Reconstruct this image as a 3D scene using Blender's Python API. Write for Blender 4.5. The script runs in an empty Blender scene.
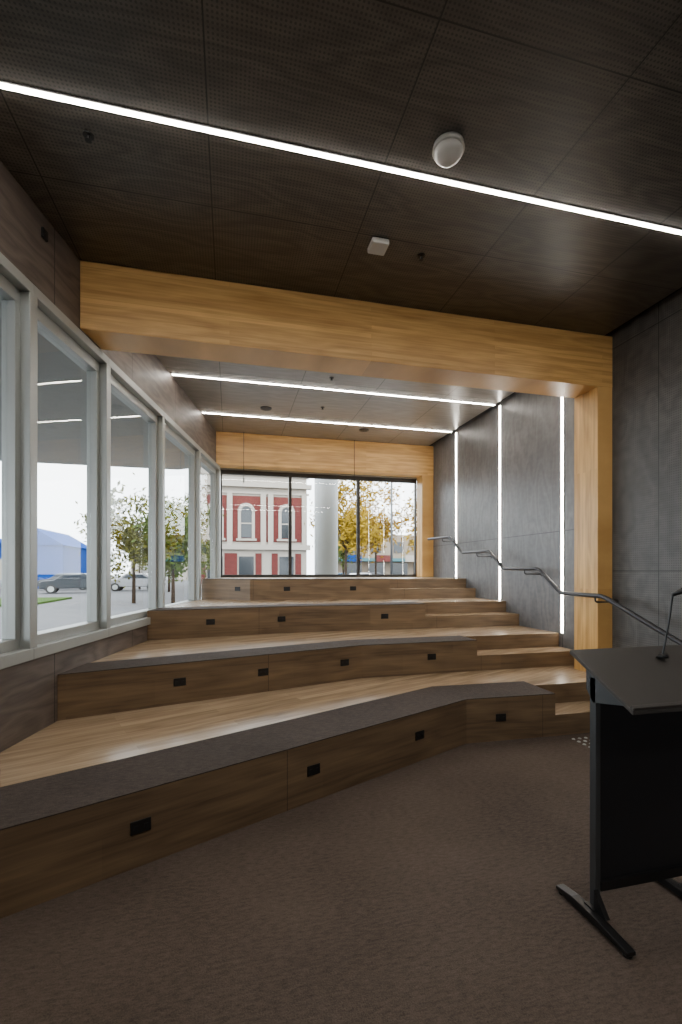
import bpy, bmesh, math, random
from mathutils import Vector, Matrix
random.seed(4)
C = bpy.context.scene.collection

# ------------------------------------------------------------------ materials
def newmat(name):
    m = bpy.data.materials.new(name); m.use_nodes = True
    nt = m.node_tree
    return m, nt, nt.nodes['Principled BSDF']
def N(nt, t, **kw):
    n = nt.nodes.new(t)
    for k, v in kw.items(): setattr(n, k, v)
    return n
def M(nt, op, a, b=None, c=None):
    n = nt.nodes.new('ShaderNodeMath'); n.operation = op
    for i, v in enumerate((a, b, c)):
        if v is None: continue
        if isinstance(v, (int, float)): n.inputs[i].default_value = v
        else: nt.links.new(v, n.inputs[i])
    return n.outputs[0]
def mixc(nt, f, a, b):
    n = nt.nodes.new('ShaderNodeMix'); n.data_type = 'RGBA'
    for i, v in ((0, f), (6, a), (7, b)):
        if isinstance(v, (int, float)): n.inputs[i].default_value = v
        elif isinstance(v, tuple): n.inputs[i].default_value = (*v, 1)
        else: nt.links.new(v, n.inputs[i])
    return n.outputs[2]
def comb(nt, x, y, z=0.0):
    n = nt.nodes.new('ShaderNodeCombineXYZ')
    for i, v in enumerate((x, y, z)):
        if isinstance(v, (int, float)): n.inputs[i].default_value = v
        else: nt.links.new(v, n.inputs[i])
    return n.outputs[0]
def coords(nt, rot=0.0):
    tc = N(nt, 'ShaderNodeTexCoord')
    mp = N(nt, 'ShaderNodeMapping'); mp.inputs['Rotation'].default_value = (0, 0, rot)
    nt.links.new(tc.outputs['Object'], mp.inputs[0])
    s = N(nt, 'ShaderNodeSeparateXYZ'); nt.links.new(mp.outputs[0], s.inputs[0])
    return s.outputs
def noise(nt, vec, scale=1.0, detail=3.0, rough=.5):
    n = N(nt, 'ShaderNodeTexNoise')
    n.inputs['Scale'].default_value = scale; n.inputs['Detail'].default_value = detail
    n.inputs['Roughness'].default_value = rough
    nt.links.new(vec, n.inputs['Vector']); return n.outputs['Fac']
def plain(name, col, rough=.5, metal=0.0, noise_amt=.08, nscale=8, spec=.5):
    m, nt, b = newmat(name)
    s = coords(nt); v = comb(nt, s[0], s[1], s[2])
    n = noise(nt, v, nscale)
    c2 = tuple(max(0, c*(1-noise_amt*2)) for c in col); c1 = tuple(c*(1+noise_amt) for c in col)
    nt.links.new(mixc(nt, n, c2, c1), b.inputs['Base Color'])
    b.inputs['Roughness'].default_value = rough; b.inputs['Metallic'].default_value = metal
    b.inputs['Specular IOR Level'].default_value = spec
    return m
def emit(name, col, st):
    m, nt, b = newmat(name)
    b.inputs['Base Color'].default_value = (*col, 1)
    b.inputs['Emission Color'].default_value = (*col, 1)
    b.inputs['Emission Strength'].default_value = st
    return m
def joint(nt, a, pitch, off, w):
    f = M(nt, 'FRACT', M(nt, 'ADD', M(nt, 'DIVIDE', M(nt, 'SUBTRACT', a, off), pitch), 100.0))
    d = M(nt, 'MULTIPLY', M(nt, 'MINIMUM', f, M(nt, 'SUBTRACT', 1.0, f)), pitch)
    return M(nt, 'LESS_THAN', d, w)
def panel(name, ia, ib, c1, c2, pa, pb, oa, ob, dots=.028, rough=.45, rot=0.0, gs=(0.7, 2.6), dotamt=.55, jw=.004, ringamt=.5, rings=22.0):
    """stained rotary-cut ply, with perforations and butt joints"""
    m, nt, b = newmat(name)
    s = coords(nt, rot); a, bb = s[ia], s[ib]
    v = comb(nt, M(nt, 'MULTIPLY', a, gs[0]), M(nt, 'MULTIPLY', bb, gs[1]))
    n1 = noise(nt, v, 1.0, 3.5, .5)
    ring = M(nt, 'PINGPONG', M(nt, 'MULTIPLY', n1, rings), 1.0)
    fine = noise(nt, comb(nt, M(nt, 'MULTIPLY', a, 6*gs[0]), M(nt, 'MULTIPLY', bb, 30*gs[1])), 1.0, 3)
    f = M(nt, 'ADD', M(nt, 'MULTIPLY', ring, ringamt), M(nt, 'MULTIPLY', fine, 1-ringamt))
    big = noise(nt, comb(nt, a, bb), .8, 2)
    f = M(nt, 'MULTIPLY', f, M(nt, 'ADD', big, .5))
    col = mixc(nt, f, c1, c2)
    if dots:
        fa = M(nt, 'SUBTRACT', M(nt, 'FRACT', M(nt, 'ADD', M(nt, 'DIVIDE', a, dots), 1000.0)), .5)
        fb = M(nt, 'SUBTRACT', M(nt, 'FRACT', M(nt, 'ADD', M(nt, 'DIVIDE', bb, dots), 1000.0)), .5)
        r = M(nt, 'ADD', M(nt, 'MULTIPLY', fa, fa), M(nt, 'MULTIPLY', fb, fb))
        col = mixc(nt, M(nt, 'MULTIPLY', M(nt, 'LESS_THAN', r, .075), dotamt), col, (.004, .004, .004))
    j = M(nt, 'MAXIMUM', joint(nt, a, pa, oa, jw), joint(nt, bb, pb, ob, jw))
    col = mixc(nt, j, col, (.006, .006, .006))
    nt.links.new(col, b.inputs['Base Color'])
    b.inputs['Roughness'].default_value = rough
    return m
def timber(name, ia, ib, c1, c2, row=.045, length=1.9, rot=0.0, rough=.4, var=.5, seam=None, lam=.0008):
    """laminated timber: boards along axis ia, rows along ib"""
    m, nt, b = newmat(name)
    s = coords(nt, rot); a, bb = s[ia], s[ib]
    br = N(nt, 'ShaderNodeTexBrick')
    nt.links.new(comb(nt, a, bb), br.inputs['Vector'])
    br.inputs['Scale'].default_value = 1.0
    br.inputs['Color1'].default_value = (0, 0, 0, 1); br.inputs['Color2'].default_value = (1, 1, 1, 1)
    br.inputs['Mortar'].default_value = (0, 0, 0, 1)
    br.inputs['Mortar Size'].default_value = lam
    br.inputs['Brick Width'].default_value = length; br.inputs['Row Height'].default_value = row
    g = noise(nt, comb(nt, M(nt, 'MULTIPLY', a, 2.0), M(nt, 'MULTIPLY', bb, 45.0), s[3-ia-ib]), 1.0, 4, .6)
    g2 = noise(nt, comb(nt, M(nt, 'MULTIPLY', a, .8), M(nt, 'MULTIPLY', bb, 5.0)), 1.0, 2)
    g2 = M(nt, 'PINGPONG', M(nt, 'MULTIPLY', g2, 9.0), 1.0)
    f = M(nt, 'ADD', M(nt, 'MULTIPLY', br.outputs['Color'], var*.5), M(nt, 'MULTIPLY', g, .55))
    f = M(nt, 'ADD', f, M(nt, 'MULTIPLY', g2, .18))
    f = M(nt, 'MULTIPLY_ADD', M(nt, 'SUBTRACT', f, .5), 1.5, .5)
    f = M(nt, 'MINIMUM', M(nt, 'MAXIMUM', f, 0.0), 1.0)
    col = mixc(nt, f, c1, c2)
    if seam:
        col = mixc(nt, joint(nt, a, seam, .35, .002), col, (.05, .03, .018))
    nt.links.new(col, b.inputs['Base Color'])
    b.inputs['Roughness'].default_value = rough
    return m
def carpet(name, c1, c2):
    m, nt, b = newmat(name)
    s = coords(nt); v = comb(nt, s[0], s[1], s[2])
    n = noise(nt, v, 160, 3, .7)
    n2 = noise(nt, comb(nt, s[0], M(nt, 'MULTIPLY', s[1], 3.0), s[2]), 24, 4, .7)
    n3 = noise(nt, v, 1.4, 3)
    f = M(nt, 'ADD', M(nt, 'MULTIPLY', n, .4), M(nt, 'ADD', M(nt, 'MULTIPLY', n2, .45), M(nt, 'MULTIPLY', n3, .25)))
    f = M(nt, 'MULTIPLY_ADD', M(nt, 'SUBTRACT', f, .55), 2.6, .5)
    f = M(nt, 'MINIMUM', M(nt, 'MAXIMUM', f, 0.0), 1.0)
    nt.links.new(mixc(nt, f, c1, c2), b.inputs['Base Color'])
    b.inputs['Roughness'].default_value = .95
    b.inputs['Specular IOR Level'].default_value = .2
    bp = N(nt, 'ShaderNodeBump'); bp.inputs['Strength'].default_value = .4; bp.inputs['Distance'].default_value = .004
    nt.links.new(n, bp.inputs['Height']); nt.links.new(bp.outputs[0], b.inputs['Normal'])
    return m
def glassmat(name, tint=(.96, .98, .97)):
    m = bpy.data.materials.new(name); m.use_nodes = True; nt = m.node_tree
    nt.nodes.remove(nt.nodes['Principled BSDF'])
    out = nt.nodes['Material Output']
    t = N(nt, 'ShaderNodeBsdfTransparent'); t.inputs[0].default_value = (*tint, 1)
    g = N(nt, 'ShaderNodeBsdfGlossy'); g.inputs['Roughness'].default_value = .01
    lw = N(nt, 'ShaderNodeLayerWeight'); lw.inputs['Blend'].default_value = .5
    fac = M(nt, 'MULTIPLY_ADD', M(nt, 'POWER', lw.outputs['Facing'], 5.0), .6, .03)
    mx = N(nt, 'ShaderNodeMixShader')
    nt.links.new(fac, mx.inputs[0]); nt.links.new(t.outputs[0], mx.inputs[1]); nt.links.new(g.outputs[0], mx.inputs[2])
    nt.links.new(mx.outputs[0], out.inputs[0])
    return m

SL = .2104
LW = math.atan(SL)
m_ceil = panel('stained_perforated_ply_ceiling', 0, 1, (.040, .036, .032), (.150, .133, .113), 1.06, 1.38, -.12, 1.95, dots=.022, rough=.36, gs=(.6, 2.6), ringamt=.45, rings=20.0, dotamt=.6)
m_ceil_sheen = panel('stained_ply_ceiling_painted_sheen', 0, 1, (.13, .118, .10), (.30, .272, .238), 1.06, 1.38, -.12, 1.95, dots=None, rough=.30, gs=(.6, 3.0), ringamt=.3, rings=18.0)  # unperforated ply; sheen of reflected daylight put into its lighter base colour
m_wallR = panel('stained_perforated_ply_wall', 1, 2, (.042, .041, .040), (.125, .118, .114), 1.38, 2.4, 3.60, -.9, dots=.022, rough=.5, gs=(1.6, .8), dotamt=.5, ringamt=.35)
m_wallR2 = panel('stained_ply_wall', 1, 2, (.070, .070, .074), (.185, .183, .186), 1.38, 5.0, 3.54, -3, dots=None, rough=.4, gs=(2.4, .6), ringamt=.35)
m_wallL = panel('stained_ply_wall_left', 1, 2, (.055, .043, .037), (.18, .146, .125), 1.36, 5.0, .75, -3, dots=None, rough=.5, rot=LW, gs=(.6, 2.4))
GA, GB = (.38, .19, .045), (.84, .52, .19)
m_glu = timber('glulam_along_x', 0, 2, GA, GB, row=.042, length=2.6, rough=.38, var=.5, lam=.0018)
m_gluz = timber('glulam_along_z', 2, 1, GA, GB, row=.042, length=2.6, rough=.38, var=.5, lam=.0018)
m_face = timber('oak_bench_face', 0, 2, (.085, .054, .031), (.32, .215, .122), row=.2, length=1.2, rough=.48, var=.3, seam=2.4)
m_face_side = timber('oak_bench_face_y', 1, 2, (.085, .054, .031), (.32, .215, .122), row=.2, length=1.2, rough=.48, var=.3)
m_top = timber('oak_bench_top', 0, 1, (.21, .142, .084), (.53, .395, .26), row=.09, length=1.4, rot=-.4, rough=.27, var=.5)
m_carpet = carpet('taupe_carpet', (.038, .029, .023), (.150, .115, .095))
m_seatcarpet = carpet('grey_seat_carpet', (.028, .0225, .020), (.098, .078, .068))
m_alu = plain('satin_aluminium', (.38, .40, .39), .4, .3, .02)
m_dframe = plain('dark_window_frame', (.03, .03, .03), .4, .2)
m_black = plain('black_metal', (.012, .012, .013), .35, .2)
m_blackplastic = plain('black_plastic', (.008, .008, .008), .45)
m_gap = plain('shadow_gap_black', (.004, .004, .004), .9)
m_rail = plain('dark_steel_rail', (.035, .035, .04), .38, .4)
m_white = plain('white_plastic', (.62, .61, .58), .4, 0, .02)
m_strip = emit('led_diffuser', (1.0, .93, .83), 60.0)
m_stripv = emit('led_diffuser_wall', (1.0, .93, .82), 38.0)
m_glass = glassmat('window_glass')
m_lam = plain('lectern_laminate', (.05, .045, .042), .32, 0, .1)
m_lpanel = plain('lectern_black_panel', (.010, .011, .014), .5)
m_lleg = plain('lectern_grey_leg', (.08, .085, .09), .4, .5)
m_asphalt = plain('asphalt', (.10, .10, .105), .9, 0, .15, 3, .1)
m_pave = plain('concrete_paving', (.24, .235, .225), .9, 0, .1, 2, .1)
m_soffit = plain('canopy_soffit', (.30, .31, .30), .7, 0, .05)
m_render = plain('white_render', (.36, .325, .28), .8, 0, .04, 8, .1)
m_pillar = plain('grey_render', (.36, .37, .37), .8, 0, .04)
m_brick = timber('red_brick', 0, 2, (.075, .012, .010), (.13, .022, .018), row=.12, length=.35, rough=.9)
m_dglass = plain('dark_pane', (.02, .025, .03), .15)
m_blue = plain('blue_paint', (.004, .040, .20), .9, 0, .05, 3, .02)
m_grass = plain('grass', (.04, .08, .015), .95, 0, .3, 4, .05)
m_bark = plain('bark', (.05, .035, .025), .9, 0, .3, 10, .1)

# ------------------------------------------------------------------ geometry helpers
def add(name, me, mat=None, parent=None):
    o = bpy.data.objects.new(name, me); C.objects.link(o)
    if mat:
        for mm in (mat if isinstance(mat, (list, tuple)) else [mat]): me.materials.append(mm)
    if parent: o.parent = parent
    return o
def empty(name, loc=(0, 0, 0)):
    o = bpy.data.objects.new(name, None); o.location = loc; o.empty_display_size = .2
    C.objects.link(o); return o
def prism(name, poly, z0, z1, mat, parent=None, bevel=0):
    """mat: single or (side, top)"""
    a = sum(poly[i][0]*poly[(i+1) % len(poly)][1]-poly[(i+1) % len(poly)][0]*poly[i][1] for i in range(len(poly)))
    if a < 0: poly = poly[::-1]
    n = len(poly)
    vs = [(x, y, z0) for x, y in poly]+[(x, y, z1) for x, y in poly]
    fs = [tuple(range(n))[::-1], tuple(range(n, 2*n))]+[(i, (i+1) % n, n+(i+1) % n, n+i) for i in range(n)]
    me = bpy.data.meshes.new(name); me.from_pydata(vs, [], fs); me.update()
    o = add(name, me, mat, parent)
    if isinstance(mat, (list, tuple)):
        for i, p in enumerate(me.polygons):
            if i == 1: p.material_index = 1
            elif i >= 2 and len(mat) > 2 and abs(p.normal.x) > .8: p.material_index = 2
    if bevel:
        b = o.modifiers.new('bevel', 'BEVEL'); b.width = bevel; b.segments = 2; b.limit_method = 'ANGLE'
    return o
def box(name, x0, x1, y0, y1, z0, z1, mat, parent=None, bevel=0):
    return prism(name, [(x0, y0), (x1, y0), (x1, y1), (x0, y1)], z0, z1, mat, parent, bevel)
SU, CU = math.sin(LW), math.cos(LW)
WX0 = -2.063
def L(s, n):   # point on left wall frame: s along wall, n into room
    return (WX0+s*SU+n*CU, s*CU-n*SU)
def wx(y): return WX0+SL*y
def lbox(name, s0, s1, n0, n1, z0, z1, mat, parent=None, bevel=0):
    return prism(name, [L(s0, n0), L(s1, n0), L(s1, n1), L(s0, n1)], z0, z1, mat, parent, bevel)
def cyl(name, p0, p1, r, mat, parent=None, r2=None, seg=24):
    p0, p1 = Vector(p0), Vector(p1); d = p1-p0
    bm = bmesh.new()
    bmesh.ops.create_cone(bm, cap_ends=True, segments=seg, radius1=r, radius2=r if r2 is None else r2, depth=d.length)
    bmesh.ops.transform(bm, matrix=Matrix.Translation((p0+p1)/2) @ d.to_track_quat('Z', 'Y').to_matrix().to_4x4(), verts=bm.verts)
    me = bpy.data.meshes.new(name); bm.to_mesh(me); bm.free()
    for p in me.polygons: p.use_smooth = len(p.vertices) == 4
    return add(name, me, mat, parent)
def tube(name, pts, r, mat, parent=None, poly=False):
    cu = bpy.data.curves.new(name, 'CURVE'); cu.dimensions = '3D'; cu.bevel_depth = r; cu.bevel_resolution = 4; cu.use_fill_caps = True
    sp = cu.splines.new('POLY'); sp.points.add(len(pts)-1)
    for i, p in enumerate(pts): sp.points[i].co = (*p, 1)
    tmp = bpy.data.objects.new(name+'_c', cu); C.objects.link(tmp)
    dg = bpy.context.evaluated_depsgraph_get()
    me = bpy.data.meshes.new_from_object(tmp.evaluated_get(dg)); me.name = name
    bpy.data.objects.remove(tmp)
    for p in me.polygons: p.use_smooth = True
    me.materials.clear()
    return add(name, me, mat, parent)
def rounded(pts, r=.05, k=5):
    P = [Vector(p) for p in pts]; out = [P[0]]
    for i in range(1, len(P)-1):
        a = P[i]+(P[i-1]-P[i]).normalized()*r; c = P[i]+(P[i+1]-P[i]).normalized()*r
        for t in range(k+1):
            t /= k; out.append(a*(1-t)**2+P[i]*2*t*(1-t)+c*t*t)
    out.append(P[-1]); return [tuple(p) for p in out]

# ------------------------------------------------------------------ dimensions
H = 4.04; XR = 4.03; YF = 8.95; YB = -3.0
S_B, S_F = YB/CU, 9.10; YP = 4.32
# ------------------------------------------------------------------ shell
prism('floor', [(wx(YB), YB), (XR, YB), (XR, YF), (wx(YF), YF)], -.12, 0, m_carpet)
prism('ceiling', [(wx(YB), YB), (XR-.10, YB), (XR-.10, YP), (wx(YP), YP)], H, H+.12, m_ceil)
prism('ceiling_rear', [(wx(YP), YP), (XR-.10, YP), (XR-.10, YF), (wx(YF), YF)], H, H+.12, m_ceil_sheen)
box('trim_1', XR-.10, XR, YB, YF, H+.05, H+.12, m_gap)            # shadow gap
box('wall_right', XR, XR+.2, YB, YP, -.12, H+.12, m_wallR)
box('wall_right_rear', XR, XR+.2, YP, YF+.2, -.12, H+.12, m_wallR2)
box('wall_back', wx(YB)-.3, XR+.2, YB-.2, YB, -.12, H+.12, m_wallR)
# left wall: parapet and bulkhead as ply, windows between
wl = empty('wall_left')
lbox('parapet', S_B, S_F, -.22, 0, -.12, .90, m_wallL, wl)
lbox('bulkhead', S_B, S_F, -.22, 0, 3.44, H+.12, m_wallL, wl)
lbox('cable_gland', 3.73, 3.79, 0, .02, 3.86, 3.93, m_black, wl, .005)
muls = [-2.95, -1.80, -.5, .8, 2.2, 3.60, 4.67, 6.08, 7.68, 9.02]
for i in range(len(muls)-1):
    w = empty('window_%d' % (i+1))
    a, b = muls[i], muls[i+1]
    lbox('sill_frame', a, b, -.14, .035, .90, .98, m_alu, w, .004)
    lbox('sill_upstand', a, b, -.14, -.03, .98, 1.05, m_alu, w, .004)
    lbox('head_frame', a, b, -.14, .035, 3.37, 3.44, m_alu, w, .004)
    lbox('head_inner', a, b, -.14, -.03, 3.28, 3.37, m_alu, w, .004)
    lbox('mullion', b-.04, b+.04, -.14, .035, .98, 3.37, m_alu, w, .004)
    lbox('jamb_near', a+.04, a+.10, -.12, -.03, 1.05, 3.28, m_alu, w, .003)
    lbox('jamb_far', b-.09, b-.04, -.12, -.03, 1.05, 3.28, m_alu, w, .003)
    lbox('glass_pane', a+.10, b-.09, -.085, -.080, 1.05, 3.28, m_glass, w)
# far wall
wf = empty('wall_far')
box('sill_wall', wx(YF)-.1, XR, YF, YF+.2, -.12, 1.38, m_render, wf)
box('lintel', wx(YF)-.1, XR, YF, YF+.2, 3.42, H+.12, m_render, wf)
fm = [-.17, 1.15, 2.54, 3.80]
for i in range(3):
    w = empty('window_%d' % (i+10)); a, b = fm[i], fm[i+1]
    box('bottom_rail', a, b, YF+.03, YF+.10, 1.38, 1.43, m_dframe, w)
    box('top_rail', a, b, YF+.03, YF+.10, 3.34, 3.42, m_dframe, w)
    box('stile_near', a, a+.03, YF+.03, YF+.10, 1.43, 3.34, m_dframe, w)
    box('stile_far', b-.03, b, YF+.03, YF+.10, 1.43, 3.34, m_dframe, w)
    box('glass_pane', a+.03, b-.03, YF+.06, YF+.065, 1.43, 3.34, m_glass, w)
# portal frames (glulam)
def portal(y0, y1, zb, zcol, cx):
    p = empty('glulam_portal_frame')
    prism('beam', [(wx(y0)+.002, y0), (XR, y0), (XR, y1), (wx(y1)+.002, y1)], zb, H-.002, (m_glu, m_glu), p, .004)
    o = box('column', cx, XR-.002, y0, y1, zcol, zb+.0, m_gluz, p, .004)
portal(4.15, 4.50, 3.48, .19, 3.84)
portal(8.65, 8.93, 3.44, 1.38, 3.78)
# ------------------------------------------------------------------ LED strips and added fill strips
for i, y in enumerate((-1.4, 0.0, 1.36, 2.75, 4.92, 6.28, 7.68)):  # strips overhead and behind the camera are unseen, added as fill light
    s = empty('led_or_fill_strip')
    x0 = wx(y)+.02
    box('channel', x0, XR-.10, y-.026, y+.026, H-.004, H-.0005, m_gap, s)
    box('diffuser', x0, XR-.10, y-.014, y+.014, H-.009, H-.004, m_strip, s)
for y, zb in ((4.92, .73), (6.28, 1.06), (7.68, 1.39)):
    s = empty('led_wall_light')
    box('channel', XR-.004, XR-.0005, y-.035, y+.035, zb, H, m_gap, s)
    box('diffuser', XR-.009, XR-.004, y-.02, y+.02, zb, H-.01, m_stripv, s)
# ------------------------------------------------------------------ tiered seating
Z = [0, .38, .72, 1.05, 1.37]
E = .004
def on_wall(y): return (wx(y)+E, y)
T = [[on_wall(1.96), (2.0, 3.63), (2.88, 3.61)],
     [on_wall(3.84), (1.34, 4.62), (2.70, 4.66)],
     [on_wall(5.52), (.80, 5.80), (2.58, 5.80)],
     [on_wall(7.70), (.30, 7.15), (2.50, 7.00)]]
seat = empty('tiered_seating')
yb = 8.645
outlets = [[-.44, .53, 1.455, 2.33], [-.41, .30, 1.14, 2.14], [-.22, .63, 2.0], [.12, .86, 1.9]]
def offset_poly(pl, w):
    """strip polygon w wide behind polyline (mitred)"""
    back = []
    for i, p in enumerate(pl):
        p = Vector(p)
        ds = []
        if i > 0: ds.append((p-Vector(pl[i-1])).normalized())
        if i < len(pl)-1: ds.append((Vector(pl[i+1])-p).normalized())
        d = sum(ds, Vector((0, 0))).normalized(); n = Vector((-d.y, d.x))
        k = w/max(.3, n.dot(Vector((-ds[0].y, ds[0].x))))
        back.append(tuple(p+n*k))
    return back
for k in range(4):
    pl = T[k]; z0, z1 = Z[k], Z[k+1]; zm = (z0+z1)/2
    ye = pl[2][1]; xe = pl[2][0]
    lower = pl+[(XR-E, ye), (XR-E, yb), (on_wall(yb))]
    upper = pl+[(xe, ye+.32), (XR-E, ye+.32), (XR-E, yb), (on_wall(yb))]
    prism('tier_%d_base' % (k+1), lower, z0, zm, (m_face, m_top, m_face_side), seat)
    prism('tier_%d_top' % (k+1), upper, zm, z1, (m_face, m_top, m_face_side), seat)
    # carpet runner on the seat edge
    bk = offset_poly(pl, .48 if k == 0 else .38)
    t0 = Vector(bk[1])-Vector(bk[0]); 
    # slide the rear-left corner onto the wall line
    p0 = Vector(bk[0]); 
    tt = (wx(p0.y)+E-p0.x)/(t0.x-SL*t0.y); bk[0] = tuple(p0+t0*tt)
    prism('tier_%d_seat_carpet' % (k+1), pl+bk[::-1], z1, z1+.006, m_seatcarpet, seat)
    for x in outlets[k]:
        for j in (0, 1):
            a, b = Vector(pl[j]), Vector(pl[j+1])
            if a.x <= x < b.x:
                t = (x-a.x)/(b.x-a.x); c = a+(b-a)*t; d = (b-a).normalized(); n = Vector((d.y, -d.x))
                zc = zm+.015
                hw, hh = .050, .033
                q = [c-d*hw, c+d*hw, c+d*hw+n*.008, c-d*hw+n*.008]
                o = prism('power_outlet', [tuple(v) for v in q], zc-hh, zc+hh, m_blackplastic, seat, .003)
                for sx in (-.025, .025):
                    q = [c+d*(sx-.010)+n*.0082, c+d*(sx+.010)+n*.0082, c+d*(sx+.010)+n*.011, c+d*(sx-.010)+n*.011]
                    prism('socket', [tuple(v) for v in q], zc-.010, zc+.010, m_lpanel, o)
box('tier_4_rear', wx(yb)+.06, 3.775, yb, YF-.001, Z[3], Z[4], (m_face, m_top, m_face_side), seat)
# tactile studs before first step
bm = bmesh.new()
for i in range(14):
    for j in range(5):
        bmesh.ops.create_cone(bm, cap_ends=True, segments=10, radius1=.016, radius2=.011, depth=.006,
                              matrix=Matrix.Translation((2.98+i*.065, 3.24+j*.065, .003)))
me = bpy.data.meshes.new('tactile_studs'); bm.to_mesh(me); bm.free()
add('tactile_studs', me, m_alu)
# ------------------------------------------------------------------ handrail
hr = empty('handrail'); xr = 3.76; o9 = .86
prof = [(2.5, .84), (3.05, .84), (4.0, Z[1]+o9), (4.62, Z[1]+o9), (5.02, 1.53), (5.78, 1.53), (6.15, 1.80), (6.98, 1.80), (7.40, 2.10), (8.3, 2.12)]
tube('rail', rounded([(xr, y, z) for y, z in prof], .07), .024, m_rail, hr)
for y, z in ((2.7, .84), (4.10, Z[1]+o9), (5.3, 1.53), (6.5, 1.80), (7.7, 2.107)):
    tube('bracket', rounded([(xr, y, z-.015), (xr, y, z-.07), (XR-.01, y, z-.07)], .03), .009, m_rail, hr)
    cyl('rose', (XR-.012, y, z-.07), (XR-.001, y, z-.07), .032, m_rail, hr)
# ------------------------------------------------------------------ lectern
lec = empty('lectern')
x0, x1 = 1.47, 2.14
def slab(name, xa, xb, prof, mat, parent, bevel=0):
    vs = [(xa, y, z) for y, z in prof]+[(xb, y, z) for y, z in prof]; n = len(prof)
    fs = [tuple(range(n)), tuple(range(n, 2*n))[::-1]]+[(i, n+i, n+(i+1) % n, (i+1) % n) for i in range(n)]
    me = bpy.data.meshes.new(name); me.from_pydata(vs, [], fs); me.update()
    bm = bmesh.new(); bm.from_mesh(me); bmesh.ops.recalc_face_normals(bm, faces=bm.faces); bm.to_mesh(me); bm.free()
    o = add(name, me, mat, parent)
    if bevel:
        b = o.modifiers.new('bevel', 'BEVEL'); b.width = bevel; b.segments = 2
    return o
slab('reading_top', x0, x1, [(1.42, .975), (1.75, 1.150), (1.75, 1.132), (1.42, .957)], m_lam, lec, .003)
slab('paper_lip', x0, x1, [(1.42, .975), (1.435, .983), (1.428, .993), (1.413, .986)], m_lam, lec, .002)
for sx in (x0+.06, x1-.10):
    slab('top_cheek', sx, sx+.025, [(1.50, .985), (1.72, 1.105), (1.72, .98), (1.68, .93), (1.50, .965)], m_lleg, lec)
    box('post', sx, sx+.025, 1.665, 1.70, .045, 1.04, m_lleg, lec, .003)
    slab('foot', sx-.045, sx-.002, [(1.46, .012), (1.46, .028), (1.62, .045), (1.76, .045), (1.86, .028), (1.86, .012)], m_black, lec, .003)
    box('foot_bridge', sx-.02, sx+.03, 1.655, 1.71, .03, .05, m_black, lec, .002)
    slab('foot_gusset', sx-.01, sx+.012, [(1.60, .045), (1.665, .13), (1.665, .045)], m_black, lec)
    for yy in (1.48, 1.84):
        cyl('glide', (sx-.023, yy, 0), (sx-.023, yy, .013), .018, m_blackplastic, lec)
box('front_panel', x0+.085, x1-.10, 1.675, 1.693, .12, 1.04, m_lpanel, lec, .002)
box('cross_rail', x0+.085, x1-.10, 1.66, 1.675, .12, .16, m_black, lec)
mic = empty('gooseneck_microphone')
my = 1.66; mz = .975+(my-1.42)*.53
cyl('mic_base', (1.88, my, mz+.013), (1.88, my, mz+.027), .024, m_black, mic, .018)
tube('mic_neck', rounded([(1.88, my, mz+.02), (1.915, my, mz+.17), (1.925, my-.01, mz+.30)], .06), .0045, m_black, mic)
cyl('mic_head', (1.925, my-.01, mz+.292), (1.955, my-.05, mz+.318), .009, m_blackplastic, mic, .014)
# ------------------------------------------------------------------ ceiling fittings
det = empty('smoke_detector')
bm = bmesh.new(); bmesh.ops.create_uvsphere(bm, u_segments=32, v_segments=16, radius=.085)
for v in list(bm.verts):
    v.co.z *= .75
bmesh.ops.translate(bm, verts=bm.verts, vec=(1.27, 2.52, H-.035))
bmesh.ops.bisect_plane(bm, geom=bm.verts[:]+bm.edges[:]+bm.faces[:], plane_co=(0, 0, H-.03), plane_no=(0, 0, 1), clear_outer=True)
me = bpy.data.meshes.new('dome'); bm.to_mesh(me); bm.free()
for p in me.polygons: p.use_smooth = True
add('dome', me, m_white, det)
cyl('detector_base', (1.27, 2.52, H-.032), (1.27, 2.52, H), .095, m_white, det, .09, 40)
box('ceiling_sensor', 1.05, 1.19, 3.33, 3.47, H-.045, H, m_white, None, .012)
def sprinkler(x, y):
    s = empty('fire_sprinkler')
    cyl('rose', (x, y, H-.006), (x, y, H-.0005), .03, m_black, s)
    cyl('stem', (x, y, H-.03), (x, y, H-.006), .009, m_black, s)
    cyl('deflector', (x, y, H-.034), (x, y, H-.03), .018, m_black, s)
for x, y in ((-.80, 2.95), (1.50, 3.45), (3.2, 2.1), (1.3, 5.9), (1.4, 7.0)): sprinkler(x, y)
for x, y in ((.55, 7.25), (2.35, 7.95)):
    d = empty('ceiling_speaker')
    cyl('speaker_rim', (x, y, H-.012), (x, y, H), .085, m_black, d, .09)
    cyl('speaker_cone', (x, y, H-.016), (x, y, H-.012), .06, m_blackplastic, d)
for x in (.25, 2.35):
    b = empty('blind_cord')
    cyl('cord', (x, 8.61, 3.2), (x, 8.61, H), .005, m_black, b)
    cyl('cord_weight', (x, 8.61, 3.12), (x, 8.61, 3.2), .012, m_black, b)
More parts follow.
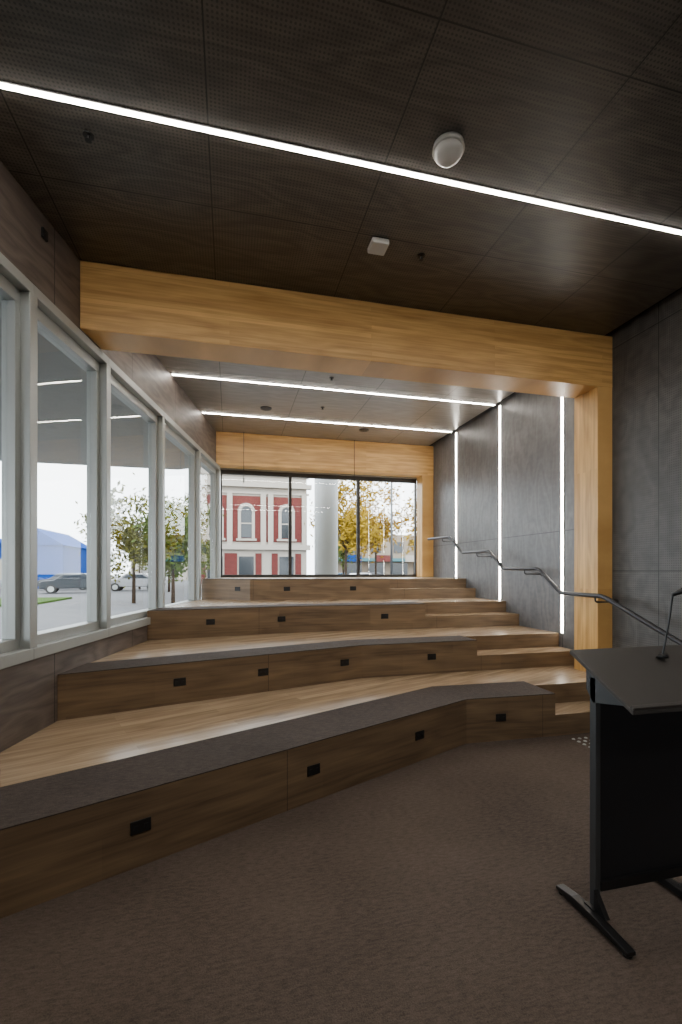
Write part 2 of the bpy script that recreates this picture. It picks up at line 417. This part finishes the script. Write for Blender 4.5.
# ------------------------------------------------------------------ outside
box('ground', -120, 120, -40, 160, -.30, -.13, m_asphalt)
prism('footpath', [L(-4, -.25), L(S_F+3, -.25), L(S_F+3, -4.2), L(-4, -4.2)], -.13, -.02, m_pave)
box('footpath.001', 1.2, 12, YF+.22, YF+4.2, -.13, -.02, m_pave)
box('grass_verge', -60, -9, 24, 30, -.13, -.03, m_grass)
prism('entrance_canopy', [L(-4, -.23), L(S_F+.2, -.23), (-1.0, 9.6), (-14, 9.6), (-14, -5)], 3.50, 3.75, m_soffit)
pil = empty('round_pillar')
cyl('shaft', (2.07, 9.95, -.02), (2.07, 9.95, 4.6), .26, m_pillar, pil, seg=40)
cyl('footing', (2.07, 9.95, -.02), (2.07, 9.95, .12), .32, m_pillar, pil, seg=40)
# victorian corner building
vb = empty('victorian_building'); Y0 = 45.0
XL, XE = -2.6, 7.4
box('body', XL, XE, Y0, Y0+12, -.13, 10.6, m_render, vb)
box('parapet', XL-.2, XE+.2, Y0-.2, Y0+.3, 10.6, 11.8, m_render, vb)
box('cornice', XL-.4, XE+.4, Y0-.6, Y0, 9.5, 9.9, m_render, vb)
box('string_course', XL-.3, XE+.3, Y0-.35, Y0, 3.55, 4.05, m_render, vb)
box('string_course_b', XL-.2, XE+.2, Y0-.2, Y0, 8.9, 9.1, m_render, vb)
box('brick_upper', XL+.3, XE-.3, Y0-.05, Y0, 4.3, 8.7, m_brick, vb)
for px in (XL, -.25, 2.9, 3.6, XE-.5): box('quoin', px, px+.5, Y0-.22, Y0, 4.05, 8.9, m_render, vb)
for i, cx in enumerate((-1.35, 1.55, 5.4)):
    def vplate(nm, pts, ya, yb2, mat):
        n = len(pts); vs = [(x, ya, z) for x, z in pts]+[(x, yb2, z) for x, z in pts]
        fs = [tuple(range(n)), tuple(range(n, 2*n))[::-1]]+[(i, n+i, n+(i+1) % n, (i+1) % n) for i in range(n)]
        me = bpy.data.meshes.new(nm); me.from_pydata(vs, [], fs); me.update(); return add(nm, me, mat, vb)
    pts = [(cx-.5, 4.7), (cx+.5, 4.7)]+[(cx+.5*math.cos(t*math.pi/10), 7.2+.5*math.sin(t*math.pi/10)) for t in range(11)]
    vplate('arched_pane', pts, Y0-.12, Y0-.02, m_dglass)
    for t in range(10):
        a0, a1 = t*math.pi/10, (t+1)*math.pi/10
        q = [(cx+.5*math.cos(a0), 7.2+.5*math.sin(a0)), (cx+.8*math.cos(a0), 7.2+.8*math.sin(a0)), (cx+.8*math.cos(a1), 7.2+.8*math.sin(a1)), (cx+.5*math.cos(a1), 7.2+.5*math.sin(a1))]
        vplate('arch_hood', q, Y0-.25, Y0, m_render)
    for sgn in (-1, 1):
        box('window_pilaster', cx+sgn*.65-.14, cx+sgn*.65+.14, Y0-.2, Y0, 4.5, 7.2, m_render, vb)
    box('meeting_rail', cx-.5, cx+.5, Y0-.16, Y0-.02, 6.0, 6.12, m_render, vb)
    box('window_sill', cx-.95, cx+.95, Y0-.3, Y0, 4.4, 4.6, m_render, vb)
    box('shopfront_pane', cx-.7, cx+.7, Y0-.08, Y0, .6, 2.9, m_dglass, vb)
    for sgn in (-1, 1):
        box('brick_pier', cx+sgn*1.15-.3, cx+sgn*1.15+.3, Y0-.07, Y0, .3, 3.2, m_brick, vb)
# shops on the right
sh = empty('shop_row')
box('body', 14, 40, 60, 70, -.13, 6.5, plain('cream_paint', (.24, .19, .14), .8), sh)
box('awning', 13.8, 40.2, 58, 60, 2.8, 3.2, plain('teal_paint', (.03, .13, .15), .6), sh)
for i in range(7): box('shop_window', 15+i*3.3, 17.4+i*3.3, 59.9, 60, .4, 2.6, m_dglass, sh)
for i in range(7): box('upper_window', 15.4+i*3.3, 16.8+i*3.3, 59.9, 60, 4.0, 5.5, m_dglass, sh)
for i in range(4): box('shop_sign', 14.5+i*4.2, 16.8+i*4.2, 57.9, 58, 2.75, 3.6, (m_blue, m_brick, m_render, m_blue)[i], sh)
bb = empty('blue_warehouse')
box('body', -40, -15.2, 48, 58, -.13, 3.9, m_blue, bb)
def gable(x0g, x1g, y0g, y1g, z0g, zr):
    xm = (x0g+x1g)/2
    vs = [(x0g, y0g, z0g), (x1g, y0g, z0g), (xm, y0g, zr), (x0g, y1g, z0g), (x1g, y1g, z0g), (xm, y1g, zr)]
    me = bpy.data.meshes.new('gable_roof'); me.from_pydata(vs, [], [(0, 1, 2), (3, 5, 4), (0, 2, 5, 3), (1, 4, 5, 2), (0, 3, 4, 1)]); me.update()
    add('gable_roof', me, m_blue, bb)
gable(-20.5, -15.0, 47.8, 58, 3.9, 5.6); gable(-29, -20.7, 47.8, 58, 3.9, 5.2); gable(-40, -29.2, 47.8, 58, 3.9, 5.2)
for i in range(5): box('roller_door', -38+i*4.4, -35.2+i*4.4, 47.9, 48, -.1, 2.6, m_render, bb)
dt = empty('distant_terrace')
for i in range(12):
    box('house', -16.5+i*1.9, -14.8+i*1.9, 85, 90, -.13, random.uniform(3.2, 5.6), random.choice((m_render, m_brick, m_pillar, m_pave)), dt)
hf = empty('blue_hoarding_fence')
for i in range(5): box('hoarding_panel', -12.4+i*1.28, -11.14+i*1.28, 12.3, 12.36, -.1, 2.5, m_blue, hf)
box('hoarding_rail', -12.4, -6.05, 12.36, 12.42, 1.9, 2.0, m_render, hf)
def tree(x, y, h, r, col, n=2600, leaf=.17):
    t = empty('street_tree')
    cyl('trunk', (x, y, -.14), (x, y, h*.55), .10, m_bark, t, .05, 10)
    for k in range(5):
        a = k*1.26
        cyl('branch', (x, y, h*.35+.1*k), (x+r*.6*math.cos(a), y+r*.6*math.sin(a), h*.7), .04, m_bark, t, .015, 8)
    ml = plain('leaves', col, .8, 0, .4, 2, .05)
    cl = [(x+random.gauss(0, r*.42), y+random.gauss(0, r*.42), h*.62+random.gauss(0, h*.16)) for _ in range(20)]
    vs, fs = [], []
    for _ in range(n):
        c = random.choice(cl); p = Vector([c[i]+random.gauss(0, r*.2) for i in range(3)])
        u = Vector([random.gauss(0, 1) for _ in range(3)]).normalized(); w = u.orthogonal().normalized()
        s = leaf*random.uniform(.5, 1); i = len(vs)
        vs += [tuple(p-u*s), tuple(p+w*s*.5), tuple(p+u*s), tuple(p-w*s*.5)]; fs.append((i, i+1, i+2, i+3))
    me = bpy.data.meshes.new('foliage'); me.from_pydata(vs, [], fs); add('foliage', me, ml, t)
tree(-4.7, 25, 5.4, 1.9, (.10, .095, .012)); tree(-2.6, 23, 4.6, 1.5, (.05, .075, .012)); tree(-2.4, 30, 6.2, 1.8, (.07, .085, .012)); tree(-7.8, 44, 5.5, 2.2, (.1, .1, .02)); tree(-4.6, 38, 6.5, 2.2, (.06, .08, .015))
tree(7.6, 30, 7.5, 2.2, (.30, .19, .015), leaf=.22); tree(11, 34, 8, 2.6, (.27, .15, .015), leaf=.22); tree(13.5, 28, 7, 2.4, (.33, .21, .02), leaf=.22); tree(9.4, 38, 7, 2.4, (.09, .12, .02)); tree(-26, 44, 5, 2, (.05, .08, .02))
def car(x, y, ang, col):
    c = empty('parked_car', (x, y, -.13)); c.rotation_euler = (0, 0, ang)
    pb = [(-2.1, .35), (-2.1, .8), (-1.9, .92), (-1.2, .98), (-.6, 1.42), (.8, 1.45), (1.5, 1.0), (2.0, .95), (2.15, .75), (2.15, .35)]
    def sl(nm, pr, w, mat):
        n = len(pr); vs = [(a, -w, b) for a, b in pr]+[(a, w, b) for a, b in pr]
        fs = [tuple(range(n)), tuple(range(n, 2*n))[::-1]]+[(i, n+i, n+(i+1) % n, (i+1) % n) for i in range(n)]
        me = bpy.data.meshes.new(nm); me.from_pydata(vs, [], fs); me.update(); o = add(nm, me, mat, c)
        b = o.modifiers.new('b', 'BEVEL'); b.width = .06; b.segments = 3
    sl('car_body', pb, .85, plain('car_paint', col, .25, .3))
    sl('side_glass', [(-1.0, 1.0), (-.5, 1.36), (.7, 1.38), (1.25, 1.0)], .86, m_dglass)
    for wx_ in (-1.35, 1.35):
        for s in (-1, 1):
            cyl('wheel', (wx_, s*.68, .33), (wx_, s*.88, .33), .33, m_blackplastic, c)
            cyl('hubcap', (wx_, s*.88, .33), (wx_, s*.89, .33), .2, m_alu, c)
car(-11.3, 38, .2, (.04, .045, .05)); car(-19, 40, .1, (.3, .3, .3)); car(-13.5, 44, .0, (.05, .05, .06)); car(-7.6, 41, .0, (.25, .25, .26)); car(12.5, 44, .1, (.4, .4, .42)); car(15.5, 50, 0, (.05, .05, .06)); car(9.5, 42, 0, (.05, .12, .2))
lp = empty('lamp_post'); cyl('pole', (9.4, 26, -.13), (9.4, 26, 8), .08, m_lleg, lp, .05); cyl('arm', (9.4, 26, 7.9), (8.2, 26, 8.1), .04, m_lleg, lp)

# ------------------------------------------------------------------ world, camera
w = bpy.data.worlds.new('overcast_sky'); bpy.context.scene.world = w; w.use_nodes = True
nt = w.node_tree; bg = nt.nodes['Background']
tc = N(nt, 'ShaderNodeTexCoord'); nz = noise(nt, tc.outputs['Generated'], 2.5, 4)
nt.links.new(mixc(nt, nz, (.80, .88, 1.0), (1.0, 1.0, 1.0)), bg.inputs['Color'])
bg.inputs['Strength'].default_value = 9.0

cam = bpy.data.cameras.new('camera'); co = bpy.data.objects.new('camera', cam); C.objects.link(co)
co.location = (0, 0, 1.5); co.rotation_euler = (math.radians(90), 0, math.radians(-13.6))
cam.sensor_width = 36; cam.lens = 36*460/1024; cam.shift_y = 59/1024; cam.clip_start = .05; cam.clip_end = 500
bpy.context.scene.camera = co
